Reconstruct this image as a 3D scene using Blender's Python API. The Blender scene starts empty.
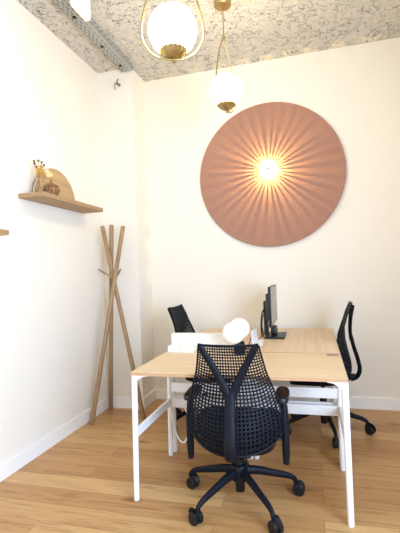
import bpy, bmesh, math, random
from mathutils import Vector, Matrix
random.seed(7)
S = bpy.context.scene
COL = S.collection
PI = math.pi

# ------------------------------------------------------------------ materials
def srgb(r, g, b):
    f = lambda c: c / 12.92 if c <= .04045 else ((c + .055) / 1.055) ** 2.4
    return (f(r / 255), f(g / 255), f(b / 255), 1)

def mat(name, col, rough=.5, metal=0.0, spec=.5, emit=None, estr=0.0, trans=0.0, ior=1.45, coat=0.0):
    m = bpy.data.materials.new(name); m.use_nodes = True
    b = m.node_tree.nodes['Principled BSDF']
    b.inputs['Base Color'].default_value = col
    b.inputs['Roughness'].default_value = rough
    b.inputs['Metallic'].default_value = metal
    b.inputs['Specular IOR Level'].default_value = spec
    b.inputs['Transmission Weight'].default_value = trans
    b.inputs['IOR'].default_value = ior
    b.inputs['Coat Weight'].default_value = coat
    if emit:
        b.inputs['Emission Color'].default_value = emit
        b.inputs['Emission Strength'].default_value = estr
    return m

class NT:
    def __init__(s, m): s.t = m.node_tree; s.b = s.t.nodes['Principled BSDF']
    def n(s, ty, **kw):
        nd = s.t.nodes.new(ty)
        for k, v in kw.items(): setattr(nd, k, v)
        return nd
    def l(s, a, b): s.t.links.new(a, b)
    def coords(s, scale=(1, 1, 1), rot=(0, 0, 0), obj=True):
        tc = s.n('ShaderNodeTexCoord'); mp = s.n('ShaderNodeMapping')
        mp.inputs['Scale'].default_value = scale; mp.inputs['Rotation'].default_value = rot
        s.l(tc.outputs['Object'], mp.inputs['Vector']); return mp.outputs['Vector']
    def noise(s, vec, scale, detail=4, rough=.55, dist=0):
        nd = s.n('ShaderNodeTexNoise'); nd.inputs['Scale'].default_value = scale
        nd.inputs['Detail'].default_value = detail; nd.inputs['Roughness'].default_value = rough
        nd.inputs['Distortion'].default_value = dist
        s.l(vec, nd.inputs['Vector']); return nd.outputs['Fac']
    def ramp(s, fac, stops):
        r = s.n('ShaderNodeValToRGB'); e = r.color_ramp.elements
        while len(e) < len(stops): e.new(.5)
        for k, (p, c) in enumerate(stops): e[k].position = p; e[k].color = c
        s.l(fac, r.inputs['Fac']); return r.outputs['Color']
    def mix(s, fac, a, b, mode='MIX'):
        m = s.n('ShaderNodeMix', data_type='RGBA', blend_type=mode)
        if isinstance(fac, float): m.inputs[0].default_value = fac
        else: s.l(fac, m.inputs[0])
        for i, v in ((6, a), (7, b)):
            if isinstance(v, tuple): m.inputs[i].default_value = v
            else: s.l(v, m.inputs[i])
        return m.outputs[2]
    def bump(s, h, strength, dist=.01):
        b = s.n('ShaderNodeBump'); b.inputs['Strength'].default_value = strength
        b.inputs['Distance'].default_value = dist
        s.l(h, b.inputs['Height']); s.l(b.outputs['Normal'], s.b.inputs['Normal'])

def wood(name, c1, c2, axis, rough=.5, fine=1.0):
    """procedural wood, grain along the given object axis (0 x, 1 y, 2 z)"""
    m = mat(name, c1, rough); t = NT(m)
    sc = [38 * fine] * 3; sc[axis] = 1.6
    v = t.coords(tuple(sc))
    f = t.noise(v, 1.0, 5, .6, .3)
    sc2 = [9 * fine] * 3; sc2[axis] = .8
    g = t.noise(t.coords(tuple(sc2)), 1.0, 3, .5, .8)
    c = t.ramp(f, [(.32, c2), (.68, c1)])
    c = t.mix(g, c, t.mix(.35, c, c2), 'MIX')
    t.l(c, t.b.inputs['Base Color']); t.bump(f, .08, .002)
    return m

def plaster(name, col):
    m = mat(name, col, .9, spec=.2); t = NT(m)
    v = t.coords(); f = t.noise(v, 60, 4); g = t.noise(v, 1.2, 3)
    c = t.mix(g, col, tuple(x * .97 for x in col[:3]) + (1,))
    t.l(c, t.b.inputs['Base Color']); t.bump(f, .04, .003)
    return m

M = {}
M['wall'] = plaster('warm_white_plaster', (.835, .79, .705, 1))
M['base'] = mat('white_trim_paint', (.88, .87, .84, 1), .45)
# raw sprayed concrete ceiling
m = mat('raw_concrete', (.5, .45, .4, 1), .95, spec=.1); t = NT(m); v = t.coords()
a = t.noise(v, 34, 6, .7, .5); b_ = t.noise(v, 7, 4, .6, 1.2); d_ = t.noise(v, 80, 3, .7)
vor = t.n('ShaderNodeTexVoronoi', feature='DISTANCE_TO_EDGE'); vor.inputs['Scale'].default_value = 12
wv = t.n('ShaderNodeVectorMath', operation='ADD')
nz = t.n('ShaderNodeTexNoise'); nz.inputs['Scale'].default_value = 14; nz.inputs['Detail'].default_value = 4
t.l(v, nz.inputs['Vector'])
scl = t.n('ShaderNodeVectorMath', operation='SCALE'); scl.inputs['Scale'].default_value = .22
t.l(nz.outputs['Color'], scl.inputs[0]); t.l(v, wv.inputs[0]); t.l(scl.outputs[0], wv.inputs[1]); t.l(wv.outputs[0], vor.inputs['Vector'])
c = t.ramp(a, [(.31, (.44, .41, .37, 1)), (.43, (.62, .59, .54, 1)), (.72, (.74, .71, .65, 1))])
crk = t.ramp(vor.outputs['Distance'], [(0, (.10, .09, .08, 1)), (.055, (1, 1, 1, 1))])
msk = t.ramp(b_, [(.38, (0, 0, 0, 1)), (.56, (1, 1, 1, 1))])
c2 = t.mix(msk, c, crk, 'MULTIPLY')
spk = t.ramp(d_, [(.30, (.45, .4, .36, 1)), (.38, (1, 1, 1, 1))])
c2 = t.mix(.8, c2, spk, 'MULTIPLY')
t.l(c2, t.b.inputs['Base Color'])
hh = t.n('ShaderNodeMath', operation='ADD'); t.l(a, hh.inputs[0]); t.l(d_, hh.inputs[1])
t.bump(hh.outputs[0], .55, .02); M['ceil'] = m
# oak plank floor, boards along x
m = mat('oak_planks', (.5, .3, .15, 1), .38, spec=.35); t = NT(m); v = t.coords()
br = t.n('ShaderNodeTexBrick'); br.offset = .37; br.offset_frequency = 2; br.squash = 1
br.inputs['Scale'].default_value = 1; br.inputs['Brick Width'].default_value = 1.45
br.inputs['Row Height'].default_value = .155; br.inputs['Mortar Size'].default_value = .0012
br.inputs['Mortar Smooth'].default_value = .2; br.inputs['Bias'].default_value = 0
br.inputs['Color1'].default_value = (0, 0, 0, 1); br.inputs['Color2'].default_value = (1, 1, 1, 1)
br.inputs['Mortar'].default_value = (.5, .5, .5, 1)
t.l(v, br.inputs['Vector'])
addv = t.n('ShaderNodeVectorMath', operation='MULTIPLY_ADD')
addv.inputs[1].default_value = (1.9, 26, 1)
t.l(v, addv.inputs[0])
off = t.n('ShaderNodeVectorMath', operation='SCALE'); off.inputs['Scale'].default_value = 17
t.l(br.outputs['Color'], off.inputs[0]); t.l(off.outputs[0], addv.inputs[2])
gr = t.noise(addv.outputs[0], 1.4, 6, .62, .9)
base = t.ramp(br.outputs['Color'], [(0, srgb(180, 134, 84)), (.5, srgb(194, 151, 99)), (1, srgb(206, 166, 113))])
grc = t.ramp(gr, [(.28, (.52, .43, .34, 1)), (.46, (.94, .92, .90, 1)), (.75, (1.08, 1.08, 1.08, 1))])
c = t.mix(1.0, base, grc, 'MULTIPLY')
kv = t.coords((1.1, 3.2, 1)); kn = t.n('ShaderNodeTexVoronoi'); kn.inputs['Scale'].default_value = 1.35
t.l(kv, kn.inputs['Vector'])
kc = t.ramp(kn.outputs['Distance'], [(0, (.22, .15, .10, 1)), (.05, (.55, .45, .35, 1)), (.13, (1, 1, 1, 1))])
c = t.mix(.85, c, kc, 'MULTIPLY')
c = t.mix(br.outputs['Fac'], c, srgb(120, 80, 44))
t.l(c, t.b.inputs['Base Color']); t.bump(gr, .05, .002); M['floor'] = m

M['desk_x'] = wood('pale_oak_laminate', srgb(226, 202, 166), srgb(214, 186, 148), 0, .42, .8)
M['desk_y'] = wood('pinkish_oak_laminate', srgb(232, 204, 172), srgb(214, 184, 150), 1, .42, .8)
M['shelf'] = wood('oak_shelf_wood', srgb(180, 148, 108), srgb(154, 122, 86), 1, .55)
M['arch'] = wood('oak_arch_wood', srgb(196, 164, 118), srgb(174, 140, 98), 1, .55)
M['pole'] = wood('oak_pole_wood', srgb(172, 141, 104), srgb(140, 110, 78), 2, .5)
M['white'] = mat('white_powder_coat', (.86, .86, .86, 1), .4)
M['plastic_white'] = mat('white_plastic', (.90, .89, .87, 1), .45)
M['box_white'] = mat('white_lacquer', (.90, .88, .84, 1), .5)
M['paper'] = mat('white_paper', (.85, .86, .90, 1), .8)
M['navy'] = mat('navy_black_nylon', (.0045, .006, .011, 1), .5, spec=.2)
M['net'] = mat('navy_elastomer_net', (.005, .007, .013, 1), .55, spec=.2)
M['seat'] = mat('black_seat_fabric', (.004, .0045, .006, 1), .9, spec=.1)
M['caster'] = mat('black_caster_plastic', (.010, .010, .012, 1), .4, spec=.28)
M['steel'] = mat('black_steel', (.02, .02, .022, 1), .35, .6)
M['black'] = mat('black_plastic', (.012, .012, .015, 1), .4)
M['darkgrey'] = mat('dark_grey_plastic', (.045, .045, .05, 1), .5)
M['screen'] = mat('screen_glass', (.10, .105, .10, 1), .22, spec=.6)
M['brass'] = mat('brushed_brass', (.48, .37, .17, 1), .34, 1.0)
M['globe'] = mat('lit_opal_glass', (.9, .88, .84, 1), .3, emit=(1, .84, .52, 1), estr=20)
M['opal'] = mat('white_opal_glass', (.88, .87, .85, 1), .3)
M['galv'] = mat('galvanised_steel', (.40, .41, .40, 1), .55, .2)
M['flap'] = mat('grey_flap', (.17, .17, .165, 1), .5)
M['edge'] = mat('tan_edge_band', srgb(186, 148, 112), .5)
M['slot'] = mat('dark_slot', (.06, .06, .06, 1), .8)
M['cable_black'] = mat('black_cable_rubber', (.015, .015, .015, 1), .6)
M['cable_white'] = mat('white_cable', (.82, .80, .76, 1), .5)
M['disc'] = mat('dusty_pink_clay', srgb(160, 120, 104), .85, spec=.2)
t = NT(M['disc']); f = t.noise(t.coords(), 120, 3); t.bump(f, .04, .002)
M['capglow'] = mat('lit_diffuser', (.9, .85, .75, 1), .4, emit=(1, .86, .62, 1), estr=2.6)
M['glass'] = mat('clear_glass', (1, 1, 1, 1), .02, trans=1.0, ior=1.3)
M['stem'] = mat('dried_stem', srgb(176, 132, 60), .8)
M['seed'] = mat('dried_seed_head', srgb(112, 86, 60), .9)
M['yellow'] = mat('mustard_dried_flower', srgb(208, 156, 48), .9)
M['puff'] = mat('cream_bunny_tail', srgb(226, 200, 142), .95)
M['wicker'] = mat('brown_wicker', srgb(140, 104, 66), .7)
M['winframe'] = mat('window_frame_paint', (.8, .8, .8, 1), .4)

# ------------------------------------------------------------------ geometry helpers
class MB:
    def __init__(s): s.bm = bmesh.new()
    def box(s, lo, hi, bev=0.0, rot=None, about=None):
        lo, hi = Vector(lo), Vector(hi)
        r = bmesh.ops.create_cube(s.bm, size=1)
        vs = r['verts']; c = (lo + hi) / 2; d = hi - lo
        for v in vs: v.co = Vector((v.co.x * d.x, v.co.y * d.y, v.co.z * d.z)) + c
        if bev:
            es = list({e for v in vs for e in v.link_edges})
            rb = bmesh.ops.bevel(s.bm, geom=es, offset=bev, segments=2, affect='EDGES', profile=.5)
            vs = list({v for f in rb['faces'] for v in f.verts} | {v for v in vs if v.is_valid})
        if rot is not None:
            p = Vector(about) if about else c
            for v in vs: v.co = rot @ (v.co - p) + p
        return vs
    def loft(s, rings, closed=True, caps=True):
        """rings: list of lists of Vector, same length"""
        vr = [[s.bm.verts.new(p) for p in r] for r in rings]
        n = len(rings[0])
        for i in range(len(vr) - 1):
            for j in range(n if closed else n - 1):
                k = (j + 1) % n
                s.bm.faces.new((vr[i][j], vr[i][k], vr[i + 1][k], vr[i + 1][j]))
        if caps and closed:
            s.bm.faces.new(list(reversed(vr[0]))); s.bm.faces.new(vr[-1])
        return vr
    def tube(s, pts, rad, n=10, closed=False, prof=None, up=None):
        """tube through pts; rad number or list; prof (sx, sy) gives an oval section"""
        pts = [Vector(p) for p in pts]; N = len(pts)
        rad = rad if isinstance(rad, (list, tuple)) else [rad] * N
        rings = []; ref = Vector(up) if up else None
        for i, p in enumerate(pts):
            if closed: tg = pts[(i + 1) % N] - pts[i - 1]
            else: tg = pts[min(i + 1, N - 1)] - pts[max(i - 1, 0)]
            tg.normalize()
            if ref is None:
                ref = Vector((0, 0, 1)) if abs(tg.z) < .9 else Vector((1, 0, 0))
            sx = ref.cross(tg)
            if sx.length < 1e-4: sx = Vector((1, 0, 0)).cross(tg)
            sx.normalize(); sy = tg.cross(sx).normalized()
            if up is None: ref = sy
            a, b = prof if prof else (1, 1)
            if isinstance(a, (list, tuple)): a = a[i]
            if isinstance(b, (list, tuple)): b = b[i]
            rings.append([p + sx * math.cos(2 * PI * k / n) * rad[i] * a + sy * math.sin(2 * PI * k / n) * rad[i] * b for k in range(n)])
        if closed:
            rings.append(rings[0])
            vr = [[s.bm.verts.new(q) for q in r] for r in rings[:-1]]; vr.append(vr[0])
            for i in range(len(vr) - 1):
                for j in range(n):
                    k = (j + 1) % n
                    s.bm.faces.new((vr[i][j], vr[i][k], vr[i + 1][k], vr[i + 1][j]))
        else: s.loft(rings)
    def lathe(s, prof, c=(0, 0, 0), n=32, axis='z', wob=None):
        c = Vector(c); rings = []
        for r, z in prof:
            ring = []
            for k in range(n):
                a = 2 * PI * k / n; rr = r * (wob(a) if wob else 1)
                x, y = rr * math.cos(a), rr * math.sin(a)
                if axis == 'z': q = Vector((x, y, z))
                elif axis == 'x': q = Vector((z, x, y))
                else: q = Vector((y, z, x))
                ring.append(c + q)
            rings.append(ring)
        s.loft(rings)
    def sphere(s, c, r, n=24, sc=(1, 1, 1)):
        rr = bmesh.ops.create_uvsphere(s.bm, u_segments=n, v_segments=n // 2 + 2, radius=r)
        for v in rr['verts']: v.co = Vector((v.co.x * sc[0], v.co.y * sc[1], v.co.z * sc[2])) + Vector(c)
    def prism(s, poly, axis, a, b):
        """poly of 2D points extruded along axis from a to b"""
        def p3(p, w):
            return Vector((w, p[0], p[1])) if axis == 0 else Vector((p[0], w, p[1])) if axis == 1 else Vector((p[0], p[1], w))
        s.loft([[p3(p, a) for p in poly], [p3(p, b) for p in poly]])
    def build(s, name, m, parent=None, smooth=True, mats=None, bevel=0, angle=40):
        bmesh.ops.recalc_face_normals(s.bm, faces=s.bm.faces)
        me = bpy.data.meshes.new(name); s.bm.to_mesh(me); s.bm.free()
        o = bpy.data.objects.new(name, me); COL.objects.link(o)
        for q in ([m] + (mats or [])): me.materials.append(q)
        if smooth:
            me.polygons.foreach_set('use_smooth', [True] * len(me.polygons))
            me.set_sharp_from_angle(angle=math.radians(angle))
        if bevel:
            md = o.modifiers.new('bevel', 'BEVEL'); md.width = bevel; md.segments = 2; md.limit_method = 'ANGLE'
        if parent is not None: o.parent = parent
        return o

def tag(o, label=None, cat=None, group=None, kind=None):
    if label: o['label'] = label
    if cat: o['category'] = cat
    if group: o['group'] = group
    if kind: o['kind'] = kind
    return o
def thing(name, label, cat, loc=(0, 0, 0), rz=0, group=None):
    o = bpy.data.objects.new(name, None); COL.objects.link(o)
    o.location = loc; o.rotation_euler = (0, 0, rz); o.empty_display_size = .05
    return tag(o, label, cat, group)
def struct(o): o['kind'] = 'structure'; return o
def copy_tree(o, parent=None):
    c = o.copy(); COL.objects.link(c)
    if parent is not None: c.parent = parent
    for ch in [x for x in o.children]: copy_tree(ch, c)
    return c
def bez(p0, p1, p2, p3, n=12):
    P = [Vector(p) for p in (p0, p1, p2, p3)]
    return [P[0] * (1 - t) ** 3 + P[1] * 3 * t * (1 - t) ** 2 + P[2] * 3 * t * t * (1 - t) + P[3] * t ** 3 for t in [i / n for i in range(n + 1)]]
def catmull(pts, n=8, closed=False):
    P = [Vector(p) for p in pts]; out = []; N = len(P)
    for i in range(N if closed else N - 1):
        if closed: a, b, c, d = P[i - 1], P[i], P[(i + 1) % N], P[(i + 2) % N]
        else: a, b, c, d = P[max(i - 1, 0)], P[i], P[i + 1], P[min(i + 2, N - 1)]
        for k in range(n):
            t = k / n
            out.append(.5 * ((2 * b) + (c - a) * t + (2 * a - 5 * b + 4 * c - d) * t * t + (3 * b - a - 3 * c + d) * t ** 3))
    if not closed: out.append(P[-1])
    return out
def interp(x, tab):
    if x <= tab[0][0]: return tab[0][1]
    for (a, va), (b, vb) in zip(tab, tab[1:]):
        if x <= b:
            t = (x - a) / (b - a); t = t * t * (3 - 2 * t) if False else t
            return va + (vb - va) * t
    return tab[-1][1]

# ------------------------------------------------------------------ room shell
XL, XR, YB, YF, H = -1.98, 1.30, 3.937, -2.6, 3.29
PX, PY = -1.62, 3.617          # corner pillar
T = .15
q = MB(); q.box((XL - T, YF - T, -.1), (XR + T, YB + T, 0)); struct(q.build('floor', M['floor'], smooth=False))
q = MB(); q.box((XL - T, YF - T, H), (XR + T, YB + T, H + .1)); struct(q.build('ceiling', M['ceil'], smooth=False))
q = MB(); q.box((XL - T, YF - T, 0), (XL, YB + T, H)); struct(q.build('wall_left', M['wall'], smooth=False))
q = MB(); q.box((XL, YB, 0), (XR, YB + T, H)); struct(q.build('wall_back', M['wall'], smooth=False))
RY0, RY1, RZ0, RZ1 = -1.6, 1.1, .5, 2.4
q = MB()
q.box((XR, YF - T, 0), (XR + T, RY0, H)); q.box((XR, RY1, 0), (XR + T, YB + T, H))
q.box((XR, RY0, 0), (XR + T, RY1, RZ0)); q.box((XR, RY0, RZ1), (XR + T, RY1, H))
struct(q.build('wall_right', M['wall'], smooth=False))
q = MB()
for y in (RY0, (RY0 + RY1) / 2 - .025, RY1 - .05): q.box((XR + .04, y, RZ0), (XR + .10, y + .05, RZ1))
for z in (RZ0, RZ1 - .05): q.box((XR + .04, RY0, z), (XR + .10, RY1, z + .05))
struct(q.build('window_1', M['winframe'], smooth=False))
q = MB(); q.box((XL, PY, 0), (PX, YB, H)); struct(q.build('wall_corner', M['wall'], smooth=False))
q = MB(); q.box((XL - T, YF - T, 0), (XR + T, YF, H)); struct(q.build('wall_front', M['wall'], smooth=False))
BH, BT = .106, .014
def skirting(name, lo, hi):
    q = MB(); q.box(lo, hi); struct(q.build(name, M['base'], smooth=False, bevel=.003))
skirting('baseboard_left', (XL, YF, 0), (XL + BT, PY - BT, BH))
q = MB(); q.box((XL, PY - BT, 0), (PX + BT, PY, BH)); q.box((PX, PY, 0), (PX + BT, YB - BT, BH))
struct(q.build('baseboard_corner', M['base'], smooth=False, bevel=.003))
skirting('baseboard_back', (PX, YB - BT, 0), (XR, YB, BH))
skirting('baseboard_right', (XR - BT, YF, 0), (XR, YB - BT, BH))

# ------------------------------------------------------------------ desks
TZ = .73; TT = .018
def make_desk(name, label, x0, x1, y0, y1, top_mat, long_axis, rails=True, group=None, splay=.002):
    cx, cy = (x0 + x1) / 2, (y0 + y1) / 2
    d = thing(name, label, 'desk', (cx, cy, 0), 0, group)
    hx, hy = (x1 - x0) / 2, (y1 - y0) / 2
    q = MB(); q.box((-hx, -hy, TZ - TT), (hx, hy, TZ)); q.build('tabletop', top_mat, d, smooth=False, bevel=.002)
    q = MB(); rect = lambda g, z: [Vector((sx * (hx + g), sy * (hy + g), z)) for sx, sy in ((-1, -1), (1, -1), (1, 1), (-1, 1))]
    q.loft([rect(-.0005, TZ - TT), rect(.0015, TZ - TT), rect(.0015, TZ - .001), rect(-.0005, TZ - .001)], caps=False); q.build('edge_band', M['edge'], d, smooth=False)
    lr = .0148
    ix, iy = hx - .0155, hy - .020
    for sx in (-1, 1):
        for sy in (-1, 1):
            q = MB()
            q.tube([(sx * (ix + (splay if sx < 0 else .002)), sy * iy, 0), (sx * (ix + (splay if sx < 0 else .002)), sy * iy, .006), (sx * ix, sy * iy, TZ - TT)], [lr * .9, lr, lr * 1.06], 14, prof=(1, 1.1))
            q.build('leg', M['white'], d)
            # curved gusset between leg and top
            if long_axis == 0:
                poly = [(sx * (ix - .010), TZ - TT)] + [(sx * (ix - .010 - .075 * t), TZ - TT - .005 - .036 * (1 - t) ** 2.2) for t in [0, .15, .3, .5, .7, 1]] + [(sx * (ix - .085), TZ - TT)]
                q = MB(); q.prism(poly, 1, sy * iy - .012, sy * iy + .012)
            else:
                poly = [(sy * (iy - .010), TZ - TT)] + [(sy * (iy - .010 - .075 * t), TZ - TT - .005 - .036 * (1 - t) ** 2.2) for t in [0, .15, .3, .5, .7, 1]] + [(sy * (iy - .085), TZ - TT)]
                q = MB(); q.prism(poly, 0, sx * ix - .012, sx * ix + .012)
            q.build('bracket', M['white'], d, smooth=False)
    # end rails
    for s in (-1, 1):
        q = MB()
        if long_axis == 0: q.box((s * ix - .008, -iy + .012, .355), (s * ix + .008, iy - .012, .405))
        else: q.box((-ix + .012, s * iy - .008, .355), (ix - .012, s * iy + .008, .405))
        q.build('end_rail', M['white'], d, smooth=False, bevel=.002)
    if rails:
        for z0, z1 in ((.450, .514), (.340, .404)):
            q = MB()
            if long_axis == 0: q.box((-ix + .012, iy - .008, z0), (ix - .012, iy + .008, z1))
            else: q.box((rails * ix - .008, -iy + .012, z0), (rails * ix + .008, iy - .012, z1))
            q.build('cross_rail', M['white'], d, smooth=False, bevel=.002)
    return d
DX0, DX1, DY0, DY1, DY2 = -1.027, .141, 2.130, 2.748, 3.885
XM = (DX0 + DX1) / 2
front = make_desk('desk', 'pale oak desk with white legs across the near end of the group', DX0, DX1, DY0, DY1, M['desk_x'], 0, splay=.012)
q = MB(); q.box((.50, .245, TZ), (.572, .268, TZ + .004))
tag(q.build('cable_flap', M['flap'], front, bevel=.002), 'grey metal cable flap')
make_desk('desk', 'pinkish oak desk on the left behind the white box, facing the left chair', DX0, XM - .006, DY1 + .020, DY2, M['desk_y'], 1, 0)
make_desk('desk', 'pinkish oak desk on the right carrying the black monitor', XM + .006, DX1, DY1 + .020, DY2, M['desk_y'], 1, 0)

# ------------------------------------------------------------------ net-back task chair
def back_y(z, u):
    y = interp(z, [(.33, -.205), (.40, -.222), (.46, -.220), (.55, -.200), (.64, -.182), (.74, -.182), (.84, -.208), (.91, -.236)])
    k = interp(z, [(.33, .17), (.46, .13), (.60, .06), (.75, .012), (.91, .004)])
    return y + k * u * u
def back_w(z):
    return interp(z, [(.33, .250), (.40, .259), (.46, .262), (.52, .255), (.60, .236), (.68, .210), (.76, .183), (.84, .167), (.91, .154)])
def back_bottom(u): return .332 + .105 * abs(u) ** 4
ZT = .905
def back_pt(u, v):
    zt = ZT - .006 * (1 - u * u)
    z = back_bottom(u) + (zt - back_bottom(u)) * v
    return Vector((u * back_w(z), back_y(z, u), z))

def make_chair(label, dz=0.0, arms=True, base_rot=0.0, loc=(0, 0, 0), rz=0.0, group=None):
    ch = thing('office_chair', label, 'chair', loc, rz, group)
    U = Vector((0, 0, dz))
    # --- backrest net: a lattice of real strands
    nu, nv = 25, 30
    vs = [(i / nv) for i in range(nv + 1)]
    vs = [1 - (1 - v) ** 1.0 * (1 + .55 * v) if False else v ** .82 for v in vs]
    q = MB(); bm = q.bm
    G = [[bm.verts.new(back_pt(-1 + 2 * j / nu, v) + U) for j in range(nu + 1)] for v in vs]
    for i in range(nv):
        for j in range(nu):
            c = [G[i][j], G[i][j + 1], G[i + 1][j + 1], G[i + 1][j]]
            cen = sum((p.co for p in c), Vector()) / 4
            inn = [bm.verts.new(cen + (p.co - cen) * (.52 + .15 * i / nv)) for p in c]
            for k in range(4):
                l = (k + 1) % 4
                bm.faces.new((c[k], c[l], inn[l], inn[k]))
    back = q.build('backrest', M['net'], ch, smooth=False)
    md = back.modifiers.new('thick', 'SOLIDIFY'); md.thickness = .004; md.offset = 0
    # rim round the net
    q = MB()
    rim = [back_pt(-1, v) + U for v in [1 - k / 14 for k in range(15)]] + [back_pt(-1 + 2 * k / 18, 0) + U for k in range(1, 18)] + [back_pt(1, k / 14) + U for k in range(15)]
    q.tube(rim, [.005 + .006 * (1 - min(1, abs(k - 16) / 12)) for k in range(len(rim))], 8)
    q.build('back_rim', M['navy'], ch)
    q = MB()
    q.tube([back_pt(-1 + 2 * k / 12, 1) + U + Vector((0, -.004, .002)) for k in range(13)], [.010] + [.0075] * 11 + [.010], 10)
    q.build('top_bar', M['navy'], ch)
    # --- Y tower behind the net
    q = MB()
    stem = catmull([(0, -.210, .322), (0, -.258, .345), (0, -.280, .40), (0, -.269, .48), (0, -.242, .58), (0, -.226, .66)], 6)
    n = len(stem)
    q.tube([p + U for p in stem], [.034 - .006 * k / (n - 1) for k in range(n)], 14, prof=(1, .52), up=(0, 1, 0))
    for s in (-1, 1):
        arm = bez((s * .008, -.227, .635), (s * .030, -.216, .70), (s * .085, -.222, .80), (s * .143, -.247, ZT - .002), 14)
        q.tube([p + U for p in arm], [.025 - .009 * k / 14 for k in range(15)], 12, prof=(1, .55), up=(0, 1, 0))
    q.build('back_tower', M['navy'], ch)
    # --- seat
    def seat_ring(z, grow):
        out = []
        for k in range(40):
            a = 2 * PI * k / 40; cx, sy = math.cos(a), math.sin(a)
            e = .62
            x = math.copysign(abs(cx) ** e, cx) * (.238 + grow); y = math.copysign(abs(sy) ** e, sy) * (.225 + grow)
            x *= 1 - .10 * max(0, -y / .225) ** 2
            out.append(Vector((x, .055 + y, z + (-.030 * max(0, y / .225) ** 4 if y > 0 else 0) + .012 * (x / .24) ** 2)) + U)
        return out
    q = MB(); q.loft([seat_ring(.352, -.05), seat_ring(.366, -.016), seat_ring(.40, .002), seat_ring(.428, .004), seat_ring(.443, -.006), seat_ring(.450, -.03), seat_ring(.447, -.10), seat_ring(.443, -.19)])
    q.build('seat', M['seat'], ch, angle=60)
    q = MB(); q.loft([seat_ring(.298, -.06), seat_ring(.306, -.03), seat_ring(.353, -.018)])
    q.build('seat_pan', M['navy'], ch, angle=60)
    q = MB(); q.box((-.085, -.12, .285), (.085, .10, .335), .012)
    q.tube([(0, -.10, .325), (0, -.17, .335), (0, -.245, .350)], [.036, .034, .032], 12, prof=(1, .6), up=(0, 0, 1))
    q.tube([(.08, .04, .325), (.17, .05, .33), (.235, .055, .335)], .007, 8)
    mech = q.build('tilt_mechanism', M['black'], ch); mech.location = U
    # --- arms
    if arms:
        for s in (-1, 1):
            ar = MB()
            ar.tube([(s * .262, -.055, .245), (s * .263, -.055, .30), (s * .264, -.050, .45), (s * .260, -.040, .54), (s * .256, -.030, .578)], [.017, .021, .022, .021, .020], 12, prof=(.95, 1.15), up=(0, 1, 0))
            ar.tube([(s * .08, .03, .350), (s * .20, .02, .362), (s * .255, -.02, .385), (s * .272, -.045, .44)], [.020, .020, .020, .020], 10, prof=(1, .7))
            a = ar.build('armrest', M['navy'], ch)
            pd = MB()
            rings = []
            for z, g in ((.574, -.010), (.580, -.001), (.594, .002), (.604, -.003), (.608, -.014)):
                r = []
                for k in range(28):
                    t = 2 * PI * k / 28; cx, sy = math.cos(t), math.sin(t)
                    r.append(Vector((s * .253 + math.copysign(abs(cx) ** .6, cx) * (.037 + g), .010 + math.copysign(abs(sy) ** .6, sy) * (.120 + g), z)))
                rings.append(r)
            pd.loft(rings); pd.build('arm_pad', M['black'], a)
    # --- gas column
    q = MB(); q.lathe([(.026, .055), (.028, .06), (.028, .235 + dz * .5), (.022, .24 + dz * .5), (.016, .242 + dz * .5), (.016, .29 + dz)], n=20)
    q.build('gas_column', M['steel'], ch)
    # --- base: hub and five star legs, each with a caster
    q = MB(); q.lathe([(.030, .110), (.046, .118), (.048, .188), (.042, .200), (.030, .204)], n=24); q.build('base_hub', M['navy'], ch)
    for k in range(5):
        a = base_rot - rz + 2 * PI * k / 5
        R = Matrix.Rotation(a, 3, 'Z')
        q = MB()
        pts = catmull([(.028, 0, .165), (.10, 0, .158), (.19, 0, .135), (.275, 0, .112), (.313, 0, .092), (.322, 0, .068)], 5)
        m_ = len(pts)
        q.tube([R @ p for p in pts], [.027 - .013 * min(1, i / (m_ - 6)) for i in range(m_)], 12, prof=(.82, 1), up=None)
        lg = q.build('star_leg', M['navy'], ch)
        q = MB()
        tw = a + 1.1 + k * 1.7
        Rw = Matrix.Rotation(tw, 3, 'Z'); c = R @ Vector((.322, 0, 0)) + Rw @ Vector((0, -.016, 0))
        for s in (-1, 1):
            rr = []
            for r_, x_ in ((.008, -.012), (.028, -.0125), (.0335, -.007), (.034, 0), (.0335, .007), (.028, .0125), (.008, .012)):
                rr.append([c + Rw @ Vector((s * .0155 + x_, r_ * math.cos(2 * PI * i / 24), .034 + r_ * math.sin(2 * PI * i / 24))) for i in range(24)])
            q.loft(rr)
        hood = [c + Rw @ Vector((0, .024 * math.cos(t) - .004, .040 + .030 * math.sin(t))) for t in [i * PI / 10 for i in range(11)]]
        q.tube(hood, .012, 8, prof=(1.9, .35))
        q.tube([R @ Vector((.322, 0, .045)), R @ Vector((.322, 0, .075))], .010, 10)
        q.build('caster', M['caster'], lg)
    return ch
G = None
make_chair('black net-back office chair seen from behind, pulled up to the near desk', 0, True, math.radians(22), (-.446, 2.268, 0), math.radians(2.5))
make_chair('black net-back office chair at the right end of the desks, seen side-on', .085, False, math.radians(-5), (.032, 3.385, 0), math.radians(88))
make_chair('black net-back office chair on the left, mostly hidden behind the white box', .085, False, math.radians(16), (-.940, 3.375, 0), math.radians(-91))

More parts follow.
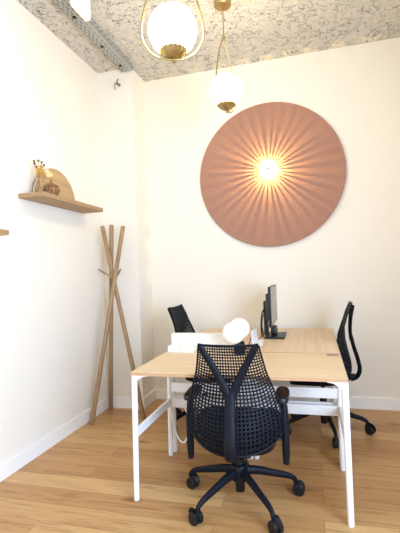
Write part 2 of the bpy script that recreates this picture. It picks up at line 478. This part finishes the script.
# ------------------------------------------------------------------ things on the desks
# white long box and two small boxes in front
bx = thing('storage_box', 'long white box lying across the desks in front of the left chair', 'box', (-.752, 2.892, TZ))
q = MB(); q.box((-.287, -.028, 0), (.235, .028, .100)); q.build('box_body', M['box_white'], bx, bevel=.004)
q = MB(); q.box((-.289, -.030, .1002), (.237, .030, .104)); q.build('box_lid', M['box_white'], bx, bevel=.0015)
for i, (x, lab) in enumerate(((-.958, 'small flat white carton at the left end before the long box'), (-.862, 'small flat white carton beside the front chair before the long box'))):
    b = thing('carton', lab, 'carton', (x, 2.7245, TZ), 0, 'small white cartons on the near desk')
    q = MB(); q.box((-.047, -.033, 0), (.047, .033, .040)); q.build('box_body', M['box_white'], b, bevel=.003)
    q = MB(); q.box((-.0475, -.0335, .0402), (.0475, .0335, .0435)); q.build('box_lid', M['box_white'], b, bevel=.001)
# twin-globe lamp
lp = thing('table_lamp', 'white double-globe lamp on a dark base, on the desk', 'lamp', (-.498, 2.700, TZ + .001))
q = MB(); q.lathe([(.036, 0), (.040, .004), (.040, .045), (.036, .066), (.030, .080)], n=28); q.build('base', M['navy'], lp)
q = MB(); q.sphere((-.036, -.012, .136), .075, 32); q.build('globe', M['opal'], lp)
q = MB(); q.sphere((-.004, .045, .160), .071, 32); q.build('globe', M['opal'], lp)
q = MB(); q.tube(catmull([(.040, 0, .030), (.056, .02, .05), (.068, .03, .075), (.072, .035, .10)], 6), .0035, 6); q.build('cord', M['cable_black'], lp)
# folded white card
q = MB()
R = Matrix.Rotation(math.radians(0), 3, 'Z')
def sheet(mb, pts, th=.0012):
    P = [Vector(p) for p in pts]; nn = (P[1] - P[0]).cross(P[2] - P[0]).normalized() * th
    mb.loft([P, [p + nn for p in P]])
sheet(q, [(-.452, 2.975, TZ + .001), (-.448, 3.25, TZ + .001), (-.458, 3.25, TZ + .098), (-.462, 2.975, TZ + .105)])
sheet(q, [(-.4515, 2.975, TZ + .0005), (-.380, 2.98, TZ + .0005), (-.402, 3.25, TZ + .0005), (-.4475, 3.25, TZ + .0005)])
tag(q.build('folded_card', M['paper'], smooth=False), 'open white folded card between the globe lamp and the monitor', 'card')
# monitor, screen facing +x
mo = thing('monitor', 'black flat monitor on a stand, seen edge-on facing right', 'monitor', (-.328, 3.43, TZ), math.radians(.3))
q = MB(); q.box((-.075, -.15, 0), (.085, .15, .014)); q.build('stand_foot', M['black'], mo, bevel=.004)
q = MB(); q.box((-.084, -.05, .012), (-.054, .05, .295)); q.build('stand_column', M['black'], mo, bevel=.004)
q = MB(); q.box((-.054, -.15, .150), (-.018, .12, .360), .010); q.box((-.060, -.04, .2), (-.03, .04, .29)); q.build('back_housing', M['darkgrey'], mo)
q = MB(); q.box((-.020, -.272, .108), (0, .272, .420)); q.build('bezel', M['black'], mo, bevel=.003)
q = MB(); q.box((-.001, -.264, .121), (.0012, .264, .414)); q.build('screen', M['screen'], mo, smooth=False)
q = MB()
q.tube(catmull([(-.045, -.05, .26), (-.085, -.07, .22), (-.105, -.05, .14), (-.095, -.06, .05), (-.085, -.09, .006)], 6), .005, 6)
q.tube(catmull([(-.045, .03, .25), (-.095, .0, .2), (-.112, -.03, .1), (-.10, -.10, .006)], 6), .004, 6)
q.tube(catmull([(-.045, -.02, .24), (-.09, -.055, .17), (-.098, -.08, .09), (-.105, -.06, .006)], 6), .004, 6)
q.build('cables', M['cable_black'], mo)
q = MB(); q.box((-.035, -.02, .014), (.012, .12, .08), .012); q.build('dock', M['black'], mo)
# charging cable hanging below the desk
q = MB()
q.tube(catmull([(-.853, 2.664, .452), (-.884, 2.655, .374), (-.853, 2.65, .302), (-.850, 2.645, .235), (-.880, 2.64, .150), (-.907, 2.64, .137), (-.940, 2.642, .175), (-.972, 2.65, .281), (-.985, 2.66, .352)], 8), .0055, 8)
q.box((-.866, 2.658, .440), (-.842, 2.708, .462), .002)
tag(q.build('power_cable', M['cable_white']), 'white cable hanging in a loop from the rails under the near desk', 'cable')

# ------------------------------------------------------------------ coat rack
cr = thing('coat_rack', 'wooden tripod coat rack of three crossing poles in the corner', 'coat rack', (-1.78, 3.40, 0))
def rack_pole(foot, top, r=.0195):
    q = MB(); f, t_ = Vector(foot), Vector(top); d = (t_ - f)
    q.tube([f, f + d * .004, f + d * .996, t_], [r * .85, r, r, r * .85], 16)
    return q.build('pole', M['pole'], cr)
rack_pole((-.128, -.232, .002), (.100, .045, 1.735))
rack_pole((-.150, .155, .002), (-.010, .030, 1.755))
rack_pole((.275, -.035, .002), (-.095, .010, 1.745))
for p0, p1 in (((-.005, .01, 1.262), (-.115, -.055, 1.348)), ((.012, .03, 1.255), (.088, -.01, 1.337)), ((.02, -.03, 1.22), (.03, -.10, 1.30))):
    if p1[1] < -.09: continue
    q = MB(); q.tube([p0, p1], .0085, 10); q.build('peg', M['pole'], cr)

# ------------------------------------------------------------------ shelves and what stands on them
def shelf(label, y0, y1, z0):
    q = MB(); q.box((XL, y0, z0), (XL + .203, y1, z0 + .032))
    o = tag(q.build('wall_shelf', M['shelf'], bevel=.0025, smooth=False), label, 'shelf', 'oak shelves on the left wall')
    return o
shelf('oak wall shelf holding the arch panel and dried flowers', 2.420, 3.262, 1.852)
shelf('oak wall shelf cut off by the left edge, lower than the other', 1.25, 2.085, 1.552)
SZ = 1.8845
q = MB()
poly = [(2.822 + .268 * math.cos(PI * k / 40), SZ + .262 * math.sin(PI * k / 40)) for k in range(41)]
q.prism(poly, 0, -1.966, -1.944)
ap = q.build('arch_panel', M['arch'], smooth=False, bevel=.002)
tag(ap, 'half-round oak panel leaning on the wall behind the vase', 'wall decor')
va = thing('vase', 'small clear glass vase of dried flowers on the oak shelf', 'vase', (-1.872, 2.505, SZ))
q = MB()
q.lathe([(.030, 0), (.036, .004), (.038, .02), (.036, .05), (.024, .078), (.017, .095), (.017, .118), (.021, .124), (.019, .124), (.0145, .116), (.0145, .095), (.021, .078), (.033, .05), (.034, .02), (.030, .008)], n=28)
q.build('glass', M['glass'], va)
rr = random.Random(3)
heads = [((-.03, -.03, .235), 's'), ((-.012, -.045, .215), 's'), ((.012, -.005, .240), 's'), ((.03, .03, .232), 's'), ((.045, .055, .215), 's'), ((-.02, .0, .20), 's'), ((.02, .02, .19), 'y'), ((.012, -.005, .165), 'y'), ((.03, .01, .175), 'y'), ((-.005, .02, .17), 'y'), ((.0, .01, .15), 'y'), ((.02, .035, .205), 's')]
for (x, y, z), k in heads:
    x *= .6; y *= .6
    q = MB(); q.tube(bez((x * -.2, y * -.2, .012), (0, 0, .09), (x * .4, y * .4, .13), (x, y, z), 8), .0014, 5)
    st = q.build('stem', M['stem'], va)
    q = MB()
    if k == 's': q.sphere((x, y, z), .0085, 10, (1, 1, 1.2)); q.build('seed_head', M['seed'], st)
    else:
        for _ in range(6): q.sphere((x + rr.uniform(-.01, .01), y + rr.uniform(-.01, .01), z + rr.uniform(-.022, .02)), .007, 8)
        q.build('flower', M['yellow'], st)
for (x, y, z) in ((.030, .072, .150), (.035, .055, .170), (.03, .095, .158)):
    q = MB(); q.tube(bez((0, 0, .02), (0, 0, .09), (x * .4, y * .4, .12), (x, y, z), 8), .0012, 5); st = q.build('stem', M['stem'], va)
    q = MB(); q.sphere((x, y, z), .019, 14, (.8, 1.4, 1.0)); q.build('puff', M['puff'], st)
pk = thing('ornament', 'small brown woven pumpkin-shaped ornament with a knob on the shelf', 'ornament', (-1.835, 2.600, SZ)); pk.scale = (1.1, 1.1, 1.35)
q = MB(); nr = 12
for k in range(nr):
    a = 2 * PI * k / nr
    q.tube([(r * math.cos(a), r * math.sin(a), z) for r, z in ((.020, .003), (.042, .010), (.052, .028), (.048, .048), (.030, .062), (.006, .068))], .0042, 6)
for r, z in ((.040, .009), (.0515, .024), (.050, .040), (.038, .056)):
    q.tube([(r * math.cos(2 * PI * k / 28), r * math.sin(2 * PI * k / 28), z) for k in range(28)], .0030, 6, closed=True)
q.build('body', M['wicker'], pk)
q = MB(); q.lathe([(.005, .064), (.006, .074), (.009, .082), (.006, .090), (.002, .092)], n=12); q.build('knob', M['wicker'], pk)

# ------------------------------------------------------------------ pendants
def pendant(label, loc, rz, top):
    """origin at the globe centre, cord to height top"""
    p = thing('pendant_light', label, 'pendant light', loc, rz, 'brass pendants with opal globes')
    h = top - loc[2]
    gr = .122
    q = MB(); q.sphere((0, 0, 0), gr, 40); q.build('globe', M['globe'], p)
    q = MB()
    q.lathe([(.004, -.143), (.034, -.137), (.058, -.116), (.071, -.1035), (.069, -.0995), (.0, -.1225)], n=108, wob=lambda a: 1 + .06 * math.cos(18 * a))
    q.build('cup', M['brass'], p)
    q = MB(); q.lathe([(.003, -.165), (.0085, -.163), (.0085, -.146), (.005, -.142)], n=16); q.build('finial', M['brass'], p)
    q = MB()
    half = [(0, -.147), (.05, -.143), (.105, -.117), (.143, -.068), (.156, -.015), (.151, .05), (.130, .14), (.094, .24), (.045, .34), (.004, .392)]
    pts = [(x, 0, z) for x, z in half] + [(-x, 0, z) for x, z in reversed(half[1:-1])]
    q.tube(catmull([(x, y, z) for x, y, z in pts], 5, True), .0052, 8, closed=True, up=(0, 1, 0))
    q.build('loop_frame', M['brass'], p)
    q = MB(); q.lathe([(.006, .372), (.013, .380), (.013, .404), (.006, .412)], n=16); q.tube([(-.016, 0, .392), (.016, 0, .392)], .006, 10); q.build('clasp', M['brass'], p)
    q = MB(); q.tube([(0, 0, .40), (0, 0, h - .03)], .0038, 8); q.build('rod', M['brass'], p)
    q = MB(); q.lathe([(.010, h - .045), (.058, h - .040), (.062, h - .034), (.062, h - .001)], n=32); q.build('canopy', M['brass'], p)
    return p
pendant('nearer and larger brass pendant with glowing globe, cut off by the top edge', (-.632, 1.93, 2.497), math.radians(18), H)
pendant('brass pendant with glowing globe hanging beside the pink disc', (-.572, 2.961, 2.618), math.radians(76), H)
# added pendant, unseen behind the camera, to help light the room
pendant('added brass pendant with glowing globe, unseen behind the camera, for extra light', (.2, -.7, 2.60), math.radians(30), H)

# ------------------------------------------------------------------ wall disc lamp
DC = Vector((-.363, 0, 2.186)); DYF = 3.905
wl = thing('wall_lamp', 'big round dusty pink disc lamp glowing on the back wall', 'wall lamp', (DC.x, DYF, DC.z))
q = MB(); q.lathe([(.680, .018), (.686, .015), (.686, .004), (.684, 0.0), (.3, 0), (.02, 0)], n=128, axis='y'); q.build('disc', M['disc'], wl)
q = MB(); q.lathe([(.10, .0185), (.10, .0315)], n=32, axis='y'); q.build('wall_mount', M['white'], wl)
L0 = Vector((-.008, 0, .040))
q = MB(); nf = 34; rf = random.Random(5)
for k in range(nf):
    a = 2 * PI * (k + rf.uniform(-.12, .12)) / nf; wd = PI / nf * rf.uniform(.75, 1.1)
    ro, ri = .078, .066
    hgt = -.0546
    poly = [(r * math.cos(b), r * math.sin(b)) for r, b in ((ri, a - wd / 2), (ro, a - wd / 2), (ro, a + wd / 2), (ri, a + wd / 2))]
    q.prism([(L0.x + x, L0.z + z) for x, z in poly], 1, -.0005, hgt)
q.build('added_ray_fins', M['brass'], wl, smooth=False)  # fins added to split the bulb's light into rays across the disc
q = MB(); q.lathe([(.079, -.0548), (.079, -.0568)], (L0.x, 0, L0.z), n=36, axis='y'); q.build('added_light_shield', M['brass'], wl, smooth=False)  # added plate, blocks diffuser glow on the disc and stray bulb light
q = MB(); q.lathe([(.080, -.0572), (.083, -.060), (.083, -.065), (.070, -.071), (.012, -.074)], (L0.x, 0, L0.z), n=36, axis='y'); q.build('diffuser', M['capglow'], wl)
q = MB(); q.lathe([(.013, -.073), (.013, -.081), (.008, -.085)], (L0.x, 0, L0.z), n=16, axis='y'); q.build('knob', M['brass'], wl)
ld = bpy.data.lights.new('wall_lamp_bulb', 'POINT'); ld.energy = 17; ld.color = (1, .72, .26); ld.shadow_soft_size = .0012
lo = bpy.data.objects.new('bulb', ld); COL.objects.link(lo); lo.parent = wl; lo.location = (L0.x, -.0535, L0.z)

# ------------------------------------------------------------------ ceiling cable tray, socket box, pillar stub
ZB = 3.240
ct = thing('cable_tray', 'galvanised perforated cable tray under the concrete ceiling', 'cable tray', (-1.638, 2.6, ZB))
q = MB()
q.box((-.060, -1.6, 0), (.060, .985, .0025)); q.box((-.060, -1.6, 0), (-.0575, .985, .048)); q.box((.0575, -1.6, 0), (.060, .985, .048))
def slot(lo, hi):
    vs = set(q.box(lo, hi))
    for f in {f for v in vs for f in v.link_faces}: f.material_index = 1
for r_, x in enumerate((-.046, -.028, -.010, .018)):
    y = -1.58 + (r_ % 2) * .03
    while y < .95:
        slot((x - .003, y, -.0008), (x + .003, y + .032, .0002)); y += .06
for r_, z in enumerate((.018, .038)):
    y = -1.58 + r_ * .03
    while y < .95:
        slot((-.0608, y, z - .003), (-.0598, y + .032, z + .003)); slot((.0598, y, z - .003), (.0608, y + .032, z + .003)); y += .06
q.build('channel', M['galv'], ct, smooth=False, mats=[M['slot']])
for y in (.10, .52, .86):
    q = MB(); q.lathe([(.004, -.010), (.013, -.008), (.013, 0.0)], (-.02, y, 0), n=12); q.tube([(-.02, y, 0), (-.02, y, .049)], .004, 8); q.build('fixing_bolt', M['steel'], ct)
q = MB()
for k, (x, z) in enumerate(((-.03, .012), (.0, .014), (.03, .012), (.015, .03))):
    q.tube(catmull([(x, -1.6, z), (x + .01, -.9, z + .006), (x - .012, -.2, z), (x + .006, .4, z + .004), (x, .97, z)], 8), .008, 7)
q.tube(catmull([(.02, -.26, .03), (.066, -.22, .056), (.085, -.19, .04), (.090, -.175, .02)], 6), .008, 7)
q.tube(catmull([(-.02, -.34, .03), (.05, -.28, .058), (.085, -.23, .05), (.10, -.175, .01)], 6), .007, 7)
q.build('cables', M['cable_black'], ct)
jb = thing('junction_box', 'white plastic junction box beside the ceiling cable tray', 'junction box', (-1.510, 2.545, 3.15))
q = MB(); q.box((-.024, -.10, 0), (.024, .10, .139)); q.build('body', M['plastic_white'], jb, bevel=.006)
q = MB(); q.box((-.021, -.096, -.008), (.021, .096, 0)); q.build('cover', M['plastic_white'], jb, bevel=.003)
ws = thing('wire_stub', 'little brass fitting with loose wire ends high on the corner wall', 'wire stub', (-1.752, PY, 3.135))
q = MB(); q.lathe([(.016, 0), (.016, -.006), (.009, -.010), (.009, -.045), (.006, -.048)], axis='y', n=14); q.build('fitting', M['brass'], ws)
q = MB()
q.tube(catmull([(0, -.044, 0), (.008, -.06, .012), (.014, -.055, .03), (.012, -.04, .044)], 6), .004, 6)
q.tube(catmull([(0, -.044, 0), (-.012, -.06, -.01), (-.022, -.05, -.04), (-.02, -.035, -.05)], 6), .004, 6)
q.tube(catmull([(0, -.044, 0), (.012, -.062, -.012), (.026, -.05, -.026)], 6), .004, 6)
q.build('wires', M['cable_black'], ws)

# ------------------------------------------------------------------ daylight, world
def area(name, loc, rot, sx, sy, power, col):
    d = bpy.data.lights.new(name, 'AREA'); d.shape = 'RECTANGLE'; d.size = sx; d.size_y = sy; d.energy = power; d.color = col
    o = bpy.data.objects.new(name, d); COL.objects.link(o); o.location = loc; o.rotation_euler = rot; return o
area('window_daylight_right', (XR + .03, (RY0 + RY1) / 2, (RZ0 + RZ1) / 2), (0, PI / 2, 0), RZ1 - RZ0 - .1, RY1 - RY0 - .1, 158, (.50, .70, 1))
w = bpy.data.worlds.new('sky'); S.world = w; w.use_nodes = True
w.node_tree.nodes['Background'].inputs[0].default_value = (.75, .86, 1, 1); w.node_tree.nodes['Background'].inputs[1].default_value = 1.2

# ------------------------------------------------------------------ camera
f, pi_, ro, ya, hc = 408.2, .0149, -.0383, -.271, 1.2802
fwd = Vector((math.sin(ya) * math.cos(pi_), math.cos(ya) * math.cos(pi_), math.sin(pi_)))
right = Vector((math.cos(ya), -math.sin(ya), 0)); up = right.cross(fwd)
r2 = right * math.cos(ro) + up * math.sin(ro); u2 = -right * math.sin(ro) + up * math.cos(ro)
cd = bpy.data.cameras.new('camera'); cam = bpy.data.objects.new('camera', cd); COL.objects.link(cam)
mx = Matrix((r2, u2, -fwd)).transposed().to_4x4(); mx.translation = Vector((0, 0, hc)); cam.matrix_world = mx
cd.sensor_fit = 'VERTICAL'; cd.sensor_height = 24; cd.lens = f * 24 / 533; cd.clip_start = .05
S.camera = cam
S.view_settings.view_transform = 'Standard'; S.view_settings.look = 'None'; S.view_settings.gamma = 1
S.view_settings.use_curve_mapping = False
S.view_settings.exposure = .58
S.cycles.max_bounces = 12; S.cycles.diffuse_bounces = 8; S.cycles.use_denoising = True
S.cycles.sample_clamp_indirect = 6
